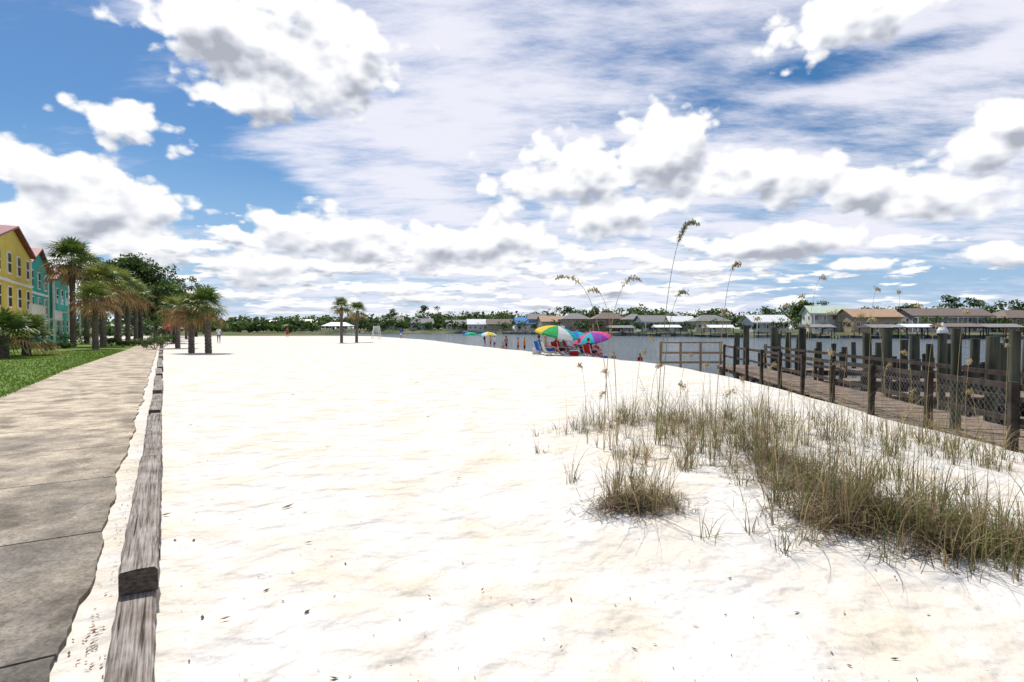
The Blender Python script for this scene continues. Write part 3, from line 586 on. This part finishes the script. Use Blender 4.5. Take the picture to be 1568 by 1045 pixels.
def town(name,s,side,w_,dp,wh,gh,wall):
    p=path_pt(side-dp/2,s+w_/2,0); e=empty(name,(p.x,p.y,0),math.atan2(DIR.y,DIR.x))   # local x = along promenade, local -y = river side
    b_=MB(); b_.box((0,0,wh/2),(w_,dp,wh)); b_.add([(-w_/2,-dp/2,wh),(w_/2,-dp/2,wh),(0,-dp/2,wh+gh)],[(0,1,2)]); b_.add([(-w_/2,dp/2,wh),(w_/2,dp/2,wh),(0,dp/2,wh+gh)],[(0,2,1)])
    b_.obj('walls',[wall],e)
    r_=MB(); ov=.4
    for sx in(-1,1):
        A=[(sx*(w_/2+ov),-dp/2-ov,wh-ov*gh/(w_/2)),(sx*(w_/2+ov),dp/2+ov,wh-ov*gh/(w_/2)),(0,dp/2+ov,wh+gh),(0,-dp/2-ov,wh+gh)]
        r_.add([(q[0],q[1],q[2]+.05) for q in A],[(0,1,2,3)]); r_.add([(q[0],q[1],q[2]+.20) for q in A],[(0,1,2,3)])
        r_.add([(A[0][0],A[0][1],A[0][2]+.05),(A[3][0],A[3][1],A[3][2]+.05),(A[3][0],A[3][1],A[3][2]+.20),(A[0][0],A[0][1],A[0][2]+.20)],[(0,1,2,3)])
        r_.add([(A[0][0],A[0][1],A[0][2]+.05),(A[1][0],A[1][1],A[1][2]+.05),(A[1][0],A[1][1],A[1][2]+.20),(A[0][0],A[0][1],A[0][2]+.20)],[(0,1,2,3)])
    r_.obj('gable_roof',[redr],e)
    f_=MB(); g=MB(); ns=3 if wh>7 else 2
    nw=max(2,int(w_/2.9))
    for k in range(ns):
        zc=wh/ns*(k+.52)
        for i in range(nw):
            xx=-w_/2+w_*(i+.5)/nw
            f_.box((xx,-dp/2-.04,zc),(1.2,.1,1.75)); g.box((xx,-dp/2-.06,zc+.42),(.95,.1,.68)); g.box((xx,-dp/2-.06,zc-.38),(.95,.1,.68))
        for yy in(-dp*.36,-dp*.12,dp*.15): f_.box((-w_/2-.04,yy,zc),(.1,1.2,1.75)); g.box((-w_/2-.06,yy,zc+.42),(.1,.95,.68)); g.box((-w_/2-.06,yy,zc-.38),(.1,.95,.68))
    for sx in(-1,1):
        f_.box((sx*w_/2,-dp/2,wh/2),(.2,.2,wh-.3))
    for k in range(1,ns): f_.box((0,-dp/2-.03,wh/ns*k),(w_-.25,.12,.22))
    f_.obj('white_window_frames',[white],e); g.obj('window_panes',[glass],e)
    q=MB(); pw=w_*.45
    for sx in(-1,1): q.box((sx*pw/2,-dp/2-1.5,wh/ns/2+.4),(.16,.16,wh/ns+.8))
    q.box((0,-dp/2-.8,wh/ns-.05),(pw+.3,1.5,.18)); q.box((0,-dp/2-1.5,wh/ns+.85),(pw,.08,.08))
    for i in range(int(pw/.18)): q.box((-pw/2+.18*i,-dp/2-1.5,wh/ns+.45),(.04,.04,.78))
    q.obj('porch',[white],e)
f0=-10.3
town('coral_townhouse',43,f0-.5,9.5,9,8.6,1.8,coral); town('yellow_townhouse',53.5,f0,14,9,8.0,1.7,yel); town('teal_townhouse',68.6,f0-.4,11,9,7.6,1.9,teal); town('teal_townhouse',80.4,f0,11,9,7.0,1.6,teal)
# ------------------------------------------------------------------ beach umbrellas, chairs, people
cols={'red':(.6,.03,.04),'yellow':(.85,.65,.03),'green':(.03,.45,.12),'blue':(.02,.15,.65),'purple':(.3,.06,.5),'teal':(.0,.5,.55),'white':(.8,.8,.8),'pink':(.8,.08,.33),'orange':(.85,.28,.02),'navy':(.02,.03,.10)}
cm_={k:mat('fabric_'+k,v,tuple(x*.9 for x in v),.7,3,1,trans=.4) for k,v in cols.items()}
alum=mat('aluminium_pole',(.6,.6,.6),metal=.8,rough=.35)
def umbrella(px,d,hgt,R,names,tilt=(0.0,0.0)):
    x,y=T(px,d); z=H(x,y); e=empty('beach_umbrella',(x,y,z)); p=MB(); p.tube([(0,0,-.2),(0,0,hgt*.5)],.02,8); p.tube([(0,0,hgt*.5),(math.sin(tilt[0])*hgt*.5,math.sin(tilt[1])*hgt*.5,hgt)],.016,8)
    ax=Vector((math.sin(tilt[0]),math.sin(tilt[1]),1)).normalized(); a1_=ax.orthogonal().normalized(); a2_=ax.cross(a1_); top=Vector((math.sin(tilt[0])*hgt*.5,math.sin(tilt[1])*hgt*.5,hgt+.02))
    c=MB(); n=8; prof=[(0,0),(.3,.035),(.6,.12),(.85,.25),(1.0,.37)]
    def pt(a,i,k): 
        r_,dz=prof[i]; rr_=R*r_*(1-.03*(k%2)); return top+(a1_*math.cos(a)+a2_*math.sin(a))*rr_-ax*(dz*R)
    for k in range(n):
        for h2 in range(2):
            aa=2*math.pi*(k+h2*.5)/n; ab=2*math.pi*(k+(h2+1)*.5)/n
            for i in range(4):
                va=[pt(aa,i,h2),pt(ab,i,h2+1),pt(ab,i+1,h2+1),pt(aa,i+1,h2)]
                c.add(va if i else [va[0],va[2],va[3]],[(0,1,2,3)] if i else [(0,1,2)],k)
            v1=pt(aa,4,h2);v2=pt(ab,4,h2+1); c.add([v1,v2,v2-ax*.09*R,v1-ax*.09*R],[(0,1,2,3)],k)
        p.tube([top-ax*.06,pt(2*math.pi*k/n,2,0)-ax*.02,pt(2*math.pi*k/n,4,0)-ax*.01],.006,4)
    p.tube([top,top+ax*.08],.018,6)
    p.obj('pole_and_ribs',[alum],e); c.obj('canopy',[cm_[q] for q in names],e)
umbrella(850,34,1.72,1.3,['green','teal','red','yellow','green','white','teal','blue'],(.2,-.12))
umbrella(908,35,1.62,1.22,['purple','pink','blue','pink','teal','purple','pink','yellow'],(-.24,-.12))
umbrella(882,38,1.75,1.1,['blue','teal','blue','green','blue','teal','blue','white'],(.1,0))
umbrella(747,76,2.1,1.2,['white','yellow','white','teal','white','yellow','white','teal']); umbrella(720,92,2.1,1.2,['teal','green','teal','blue','teal','green','teal','blue'])
umbrella(262,62,2.1,1.3,['white','red','white','red','white','red','white','red'])
def chair(x,y,rot,fab):
    e=empty('beach_chair',(x,y,H(x,y)),rot); p=MB()
    for sx in(-.28,.28):
        p.tube([(sx,-.25,0),(sx,-.2,.02),(sx,.3,.3),(sx,.42,.55)],.013,6); p.tube([(sx,-.3,.3),(sx,.1,.0)],.013,6); p.tube([(sx,-.3,.3),(sx,-.28,.46),(sx,.32,.48)],.013,6); p.tube([(sx,.25,.25),(sx,.46,.82)],.013,6)
    p.obj('frame',[alum],e); f_=MB(); f_.box((0,-.02,.25),(.52,.5,.02),0,M=Matrix.Rotation(-.05,3,'X')); f_.box((0,.35,.54),(.5,.02,.56),0,M=Matrix.Rotation(-.34,3,'X')); f_.obj('fabric',[cm_[fab]],e)
skin=mat('skin',(.50,.28,.19),(.44,.24,.16),.5,5,1); skin2=mat('skin_tanned',(.32,.16,.10),(.28,.14,.09),.5,5,1); hairs=[mat('hair_brown',(.06,.035,.02)),mat('hair_blond',(.35,.24,.11)),mat('hair_dark',(.015,.012,.01))]
eyem=mat('eye',(.02,.02,.02),rough=.2)
def human(x,y,yaw,pose='stand',sc=1.0,top='red',bot='blue',hair=0,sk=skin,z=None,name='beachgoer'):
    J={}; E=[]; V=[];Rr=[]
    def v(n,p,r_,par=None):
        J[n]=len(V); V.append(p); Rr.append(r_)
        if par is not None: E.append((J[par],J[n]))
    sit=pose=='sit'
    hz=.34 if sit else .93
    ty=.12 if sit else 0       # torso reclines back (+y); figure faces -y
    v('pel',(0,0,hz),.125); v('wst',(0,ty*.6,hz+.18),.115,'pel'); v('chest',(0,ty*1.6,hz+.38),.14,'wst'); v('neck',(0,ty*2,hz+.55),.055,'chest'); v('headb',(0,ty*2-.015,hz+.62),.065,'neck'); v('head',(0,ty*2-.02,hz+.70),.088,'headb'); v('crown',(0,ty*2-.01,hz+.77),.072,'head')
    for sx,t in((-1,'L'),(1,'R')):
        v('sh'+t,(sx*.17,ty*1.8,hz+.48),.062,'chest')
        if sit: el=(sx*.26,ty-.02,hz+.24); wr=(sx*.22,-.26,hz+.16)
        elif pose=='walk': el=(sx*.24,.05*sx,hz+.22); wr=(sx*.25,-.12*sx-.04,hz-.0)
        else: el=(sx*.24,.02,hz+.21); wr=(sx*.26,-.03,hz-.03)
        v('el'+t,el,.042,'sh'+t); v('wr'+t,wr,.028,'el'+t); 
        dd=(Vector(wr)-Vector(el)).normalized(); hd=Vector(wr)+dd*.07; v('pm'+t,tuple(hd),.030,'wr'+t)
        for i,fl in enumerate((.06,.072,.068,.052)):
            b0=hd+dd*.03+Vector((0,(i-1.5)*.018,0)); v('f%d%s'%(i,t),tuple(b0+dd*.02),.009,'pm'+t); v('g%d%s'%(i,t),tuple(b0+dd*fl+Vector((-sx*.015,0,-.004))),.007,'f%d%s'%(i,t))
        v('th'+t,tuple(Vector(wr)+dd*.05+Vector((-sx*.01,-.04,0))),.010,'pm'+t)
        v('hip'+t,(sx*.09,0,hz-.06),.095,'pel')
        if sit: kn=(sx*.13,-.42,hz+.10); an=(sx*.12,-.72,.07); to=(sx*.13,-.86,.06)
        elif pose=='walk':
            kn=(sx*.10,-.10-.10*sx,.50); an=(sx*.10,-.20,.08) if sx>0 else (sx*.10,.22,.10); to=(an[0],an[1]-.15,.04)
        else: kn=(sx*.11,-.01,.49); an=(sx*.12,.02,.08); to=(sx*.14,-.13,.03)
        v('kn'+t,kn,.058,'hip'+t); v('cf'+t,tuple((Vector(kn)*.65+Vector(an)*.35)+Vector((0,.015,0))),.052,'kn'+t); v('an'+t,an,.036,'cf'+t); v('to'+t,to,.033,'an'+t)
    me=bpy.data.meshes.new('tmp'); me.from_pydata(V,E,[]); o=bpy.data.objects.new('tmp',me); COL.objects.link(o)
    md=o.modifiers.new('sk','SKIN'); 
    for i,r_ in enumerate(Rr): me.skin_vertices[0].data[i].radius=(r_,r_)
    me.skin_vertices[0].data[0].use_root=True; s2=o.modifiers.new('ss','SUBSURF'); s2.levels=1
    dg=bpy.context.evaluated_depsgraph_get(); body=bpy.data.meshes.new_from_object(o.evaluated_get(dg)); bpy.data.objects.remove(o); 
    body.materials.clear(); 
    for q in (sk,cm_[top] if top else sk,cm_[bot]): body.materials.append(q)
    for P in body.polygons:
        c_=P.center; mi=0
        if hz-.02<c_.z<hz+.52 and abs(c_.x)<.235 and c_.y>-.17: mi=1
        if hz-.36<c_.z<=hz-.02 and abs(c_.x)<.2 and not sit: mi=2
        if sit and c_.z<hz+.12 and c_.y>-.34 and abs(c_.x)<.215: mi=2
        P.material_index=mi; P.use_smooth=True
    e=empty(name,(x,y,(H(x,y) if z is None else z)),yaw); e.scale=(sc,)*3
    bo=bpy.data.objects.new('body',body); COL.objects.link(bo); bo.parent=e
    hc=Vector((0,ty*2-.02,hz+.705)); g=MB()
    n=10
    def hp_(i,k): 
        th_=math.radians(8+i*20); a=2*math.pi*k/n; fr=1 if math.sin(a)>-.3 else .6; th_*=fr; return hc+Vector((math.cos(a)*math.sin(th_)*.088,math.sin(a)*math.sin(th_)*.1+.01,math.cos(th_)*.135))
    for i in range(5):
        for k in range(n): g.add([hp_(i,k),hp_(i+1,k),hp_(i+1,k+1),hp_(i,k+1)],[(0,1,2,3)])
    g.obj('hair',[hairs[hair]],e,smooth=True)
    g=MB(); g.tube([hc+Vector((0,-.08,.0)),hc+Vector((0,-.11,-.03)),hc+Vector((0,-.085,-.04))],[.008,.014,.01],6)
    for sx in(-1,1): g.tube([hc+Vector((sx*.084,.0,.02)),hc+Vector((sx*.095,.01,-.03))],[.014,.01],6)
    g.obj('nose_and_ears',[sk],e,smooth=True)
    g=MB()
    for sx in(-1,1): g.tube([hc+Vector((sx*.03,-.078,.01)),hc+Vector((sx*.03,-.09,.01))],[.011,.007],8)
    g.box(hc+Vector((0,-.082,-.06)),(.045,.012,.008)); g.obj('eyes_and_mouth',[eyem],e)
    return e
def seated(px,d,yaw,fab,**k):
    x,y=T(px,d); chair(x,y,yaw,fab); human(x,y,yaw,'sit',z=H(x,y),**k)
sr=math.radians
seated(830,34.5,sr(120),'blue',top='teal',bot='teal',hair=0,sk=skin); seated(841,32.8,sr(100),'white',top=None,bot='blue',hair=1); seated(856,33.2,sr(130),'red',top='red',bot='navy',hair=2,sk=skin2); seated(868,34.5,sr(110),'green',top='pink',bot='purple',hair=0)
seated(892,34.5,sr(100),'green',top='red',bot='blue',hair=1,sk=skin2); seated(905,33.6,sr(130),'red',top='navy',bot='navy',hair=0); seated(915,35,sr(150),'pink',top=None,bot='purple',hair=2)
for px,d,yw,ps,tp,bt,hr in [(793,62,2.0,'stand',None,'red',0),(803,60,1.2,'stand','orange','navy',1),(775,64,2.6,'walk',None,'navy',2),(757,72,1,'stand','white','blue',0),(751,74,2,'stand',None,'red',0),(742,76,2,'walk','navy','purple',1),(440,96,.5,'walk','red','navy',0),(614,90,1,'stand','blue','white',2),(335,60,.5,'walk','white','blue',2)]:
    x,y=T(px,d); human(x,y,yw,ps,1.0 if hr else .96,tp,bt,hr,skin2 if hr==2 else skin,z=max(H(x,y),-1.45))
for px,d,z in [(980,48,-2.25),(770,70,-1.9),(940,52,-2.3)]:
    x,y=T(px,d); human(x,y,.4,'stand',1,None if px!=980 else 'red','blue',0,skin,z=z)
def cooler(px,d,c1):
    x,y=T(px,d); e=empty('beach_cooler',(x,y,H(x,y)),rng.uniform(0,3)); p=MB(); p.box((0,0,.15),(.5,.3,.3)); p.obj('tub',[cm_[c1]],e); p=MB(); p.box((0,0,.325),(.53,.33,.05)); p.tube([(-.27,0,.2),(-.3,0,.42),(.3,0,.42),(.27,0,.2)],.012,6); p.obj('lid_and_handle',[white],e)
cooler(879,33.5,'red'); cooler(822,35,'white'); cooler(925,34.5,'blue')
# ------------------------------------------------------------------ sun & sky
EL=math.radians(60); AZ=math.radians(-35)   # azimuth measured from +Y towards +X
sd=Vector((math.sin(AZ)*math.cos(EL),math.cos(AZ)*math.cos(EL),math.sin(EL)))
sl=bpy.data.lights.new('sun','SUN'); sl.energy=4.8; sl.angle=math.radians(.53); sl.color=(1,.95,.87); so=bpy.data.objects.new('sun',sl); COL.objects.link(so); so.rotation_euler=sd.to_track_quat('Z','Y').to_euler(); so.location=(0,0,50)
W=bpy.data.worlds.new('World'); S.world=W; W.use_nodes=True; nt=W.node_tree; N=nt.nodes; L=nt.links
bg=N['Background']; bg.inputs['Strength'].default_value=.1
sky=N.new('ShaderNodeTexSky'); sky.sky_type='NISHITA'; sky.sun_disc=False; sky.sun_elevation=EL; sky.sun_rotation=AZ; sky.air_density=1.0; sky.dust_density=.6; sky.ozone_density=2.5
def mk(tree):
    NN=tree.nodes; LL=tree.links
    def put(sock,v_):
        if hasattr(v_,'is_linked'): LL.new(v_,sock)
        else: sock.default_value=v_
    def m_(op,a,b_=None,c_=None,clamp=False):
        n=NN.new('ShaderNodeMath'); n.operation=op; n.use_clamp=clamp; put(n.inputs[0],a)
        if b_ is not None: put(n.inputs[1],b_)
        if c_ is not None: put(n.inputs[2],c_)
        return n.outputs[0]
    def vm(op,a,b_=None,c_=None):
        n=NN.new('ShaderNodeVectorMath'); n.operation=op; put(n.inputs[0],a)
        if b_ is not None: put(n.inputs[1],b_)
        if c_ is not None: put(n.inputs[2],c_)
        return n.outputs['Value'] if op in('LENGTH','DOT_PRODUCT') else n.outputs[0]
    def mr_(v_,a,b_,c_=0.,d_=1.,smooth=True):
        n=NN.new('ShaderNodeMapRange'); n.interpolation_type='SMOOTHSTEP' if smooth else 'LINEAR'; put(n.inputs[0],v_)
        for i,q in enumerate((a,b_,c_,d_)): n.inputs[i+1].default_value=q
        return n.outputs[0]
    def ns(vec,scale,detail=6,rough=.55):
        n=NN.new('ShaderNodeTexNoise'); n.noise_dimensions='2D'; LL.new(vec,n.inputs['Vector']); n.inputs['Scale'].default_value=scale; n.inputs['Detail'].default_value=detail; n.inputs['Roughness'].default_value=rough; return n.outputs['Fac']
    return m_,vm,mr_,ns,put
clouds=[(430,70,170,80),(330,30,90,55),(530,100,65,65),(400,140,75,40),(185,195,85,34),(70,262,95,42),(160,320,145,42),(230,375,130,34),(50,350,120,45),
 (510,368,125,42),(700,380,125,36),(400,408,95,26),(880,270,115,58),(1000,235,90,52),(940,325,140,30),(1170,275,130,42),(1300,290,75,30),(1440,300,115,36),(1500,235,85,38),(1545,180,80,35),
 (1200,368,110,26),(1320,405,42,11),(1375,370,62,14),(1515,392,65,16),(1290,30,125,42),(800,372,85,34)]
def build(name,det,vdet,lodet):
    G=bpy.data.node_groups.new(name,'ShaderNodeTree'); G.interface.new_socket('P',in_out='INPUT',socket_type='NodeSocketVector'); G.interface.new_socket('D',in_out='OUTPUT',socket_type='NodeSocketFloat')
    gi=G.nodes.new('NodeGroupInput'); go=G.nodes.new('NodeGroupOutput'); m_,vm,mr_,ns,put=mk(G); P=gi.outputs[0]
    acc=None
    for (cx,cy,rx,ry) in clouds:
        az=math.atan((cx-784)/871); el=math.atan((503-cy)/871*math.cos(az)); ax_=rx/871*math.cos(az)**2*1.18; ay_=ry/871*math.cos(az)*1.18
        l=vm('LENGTH',vm('MULTIPLY_ADD',P,(1/ax_,1/ay_,0),(-az/ax_,-el/ay_,0)))
        acc=l if acc is None else m_('SMOOTH_MIN',acc,l,.3)
    blob=m_('SUBTRACT',1.0,acc); blob=m_('MAXIMUM',blob,-.6)
    sx=G.nodes.new('ShaderNodeSeparateXYZ'); G.links.new(P,sx.inputs[0]); az_,el_=sx.outputs[0],sx.outputs[1]
    pv=vm('MULTIPLY',P,(1,1.45,1))
    nz=ns(pv,8.5,det,.55)
    vo=G.nodes.new('ShaderNodeTexVoronoi'); vo.voronoi_dimensions='2D'; vo.feature='F1'; vo.inputs['Scale'].default_value=22; vo.inputs['Detail'].default_value=vdet; vo.inputs['Roughness'].default_value=.5; G.links.new(pv,vo.inputs['Vector'])
    f1=m_('MULTIPLY_ADD',m_('SUBTRACT',nz,.5),2.2,m_('MULTIPLY',blob,1.25)); f1=m_('MULTIPLY_ADD',m_('SUBTRACT',.45,vo.outputs['Distance']),.6,f1)
    ev=m_('LOGARITHM',m_('ADD',m_('MAXIMUM',el_,0.),.05),2.718); cb=G.nodes.new('ShaderNodeCombineXYZ'); put(cb.inputs[0],az_); put(cb.inputs[1],m_('MULTIPLY',ev,.55))
    n2_=ns(cb.outputs[0],14,lodet,.55); bias=mr_(el_,.12,.22,.14,-1.2); f2=m_('MULTIPLY_ADD',m_('SUBTRACT',n2_,.5),3.6,bias)
    rt=mr_(az_,.28,.66,0,-.50); f2=m_('ADD',f2,rt)
    put(go.inputs[0],m_('MAXIMUM',f1,f2)); return G
GA=build('cloud_density',7,1,6); GB=build('cloud_density_above',3,1,3)
m_,vm,mr_,ns,put=mk(nt)
tc=N.new('ShaderNodeTexCoord'); D=tc.outputs['Generated']; sx=N.new('ShaderNodeSeparateXYZ'); L.new(D,sx.inputs[0]); dx,dy_,dz=sx.outputs
az=m_('ARCTAN2',dx,dy_); el=m_('ARCSINE',dz)
cb=N.new('ShaderNodeCombineXYZ'); put(cb.inputs[0],az); put(cb.inputs[1],el); P0=cb.outputs[0]
g1=N.new('ShaderNodeGroup'); g1.node_tree=GA; L.new(P0,g1.inputs[0])
dl=m_('MULTIPLY_ADD',m_('MAXIMUM',el,0.),.085,.006); cb2=N.new('ShaderNodeCombineXYZ'); put(cb2.inputs[0],m_('MULTIPLY',dl,-.3)); put(cb2.inputs[1],dl); P1=vm('ADD',P0,cb2.outputs[0])
g2=N.new('ShaderNodeGroup'); g2.node_tree=GB; L.new(P1,g2.inputs[0])
d1=g1.outputs[0]; d2=g2.outputs[0]
mask=mr_(d1,-.07,.27)
df=m_('SUBTRACT',d2,d1)
sh=m_('MULTIPLY_ADD',df,-.60,.74); sh=m_('SUBTRACT',sh,mr_(d2,.25,1.4,0.,.42,False))
cr=N.new('ShaderNodeValToRGB'); cr.color_ramp.interpolation='LINEAR'; e_=cr.color_ramp.elements; e_[0].position=0.0; e_[0].color=(4.4,4.7,5.4,1); e_[1].position=.84; e_[1].color=(10.4,10.4,10.4,1)
k=e_.new(.28); k.color=(6.1,6.4,7.15,1); k=e_.new(.55); k.color=(8.3,8.5,9.0,1); L.new(sh,cr.inputs[0])
iz=m_('DIVIDE',1.0,m_('ADD',m_('MAXIMUM',dz,0.),.12)); cb3=N.new('ShaderNodeCombineXYZ'); put(cb3.inputs[0],m_('MULTIPLY',dx,iz)); put(cb3.inputs[1],m_('MULTIPLY',dy_,iz))
mp=N.new('ShaderNodeMapping'); mp.inputs['Rotation'].default_value=(0,0,math.radians(40)); mp.inputs['Scale'].default_value=(.7,1.7,1); L.new(cb3.outputs[0],mp.inputs['Vector'])
c1=ns(mp.outputs[0],2.2,7,.66); c2=ns(cb3.outputs[0],1.3,3,.55)
cd=m_('ADD',m_('MULTIPLY',c1,.85),m_('MULTIPLY',c2,.60)); wgt=mr_(az,-.72,-.25,-.28,.05); cd=m_('ADD',cd,wgt)
def hole(cx,cy,rx,ry,amt,cd):
    a=math.atan((cx-784)/871); e2=math.atan((503-cy)/871*math.cos(a)); ax_=rx/871*math.cos(a)**2; ay_=ry/871*math.cos(a)
    l=vm('LENGTH',vm('MULTIPLY_ADD',P0,(1/ax_,1/ay_,0),(-a/ax_,-e2/ay_,0))); return m_('SUBTRACT',cd,mr_(l,.3,1.2,amt,0.))
cd=hole(360,300,150,60,.45,cd); cd=hole(1270,105,150,28,.24,cd); cd=hole(1440,70,120,25,.16,cd); cd=hole(60,120,160,60,.12,cd); cd=hole(1370,425,340,60,.30,cd)
cm2=mr_(cd,.46,.92,0,.96)
def mixw(f,a,b_):
    x=N.new('ShaderNodeMix'); x.data_type='RGBA'; L.new(f,x.inputs[0]); 
    for s_,v_ in((x.inputs[6],a),(x.inputs[7],b_)):
        if hasattr(v_,'is_linked'): L.new(v_,s_)
        else: s_.default_value=(*v_,1)
    return x.outputs[2]
hs=N.new('ShaderNodeHueSaturation'); hs.inputs['Saturation'].default_value=1.36; hs.inputs['Value'].default_value=.95; L.new(sky.outputs[0],hs.inputs['Color'])
low=mr_(el,.02,.30,.75,0.); clear=mixw(low,hs.outputs[0],(3.6,5.6,8.6))      # milky blue air low down
col=mixw(cm2,clear,(8.9,8.9,9.9)); col=mixw(mask,col,cr.outputs[0])
hz=mr_(el,.0,.06,.40,0.); col=mixw(hz,col,(6.6,7.5,8.9))
L.new(col,bg.inputs['Color'])
try:
    W.cycles.sampling_method='NONE'
except Exception: pass
# ------------------------------------------------------------------ camera
cd_=bpy.data.cameras.new('camera'); cd_.lens=20; cd_.sensor_width=36; cd_.clip_end=8000; cd_.clip_start=.05
co=bpy.data.objects.new('camera',cd_); COL.objects.link(co); co.location=(0,0,1.6); co.rotation_euler=(math.radians(90-1.28),0,0); S.camera=co
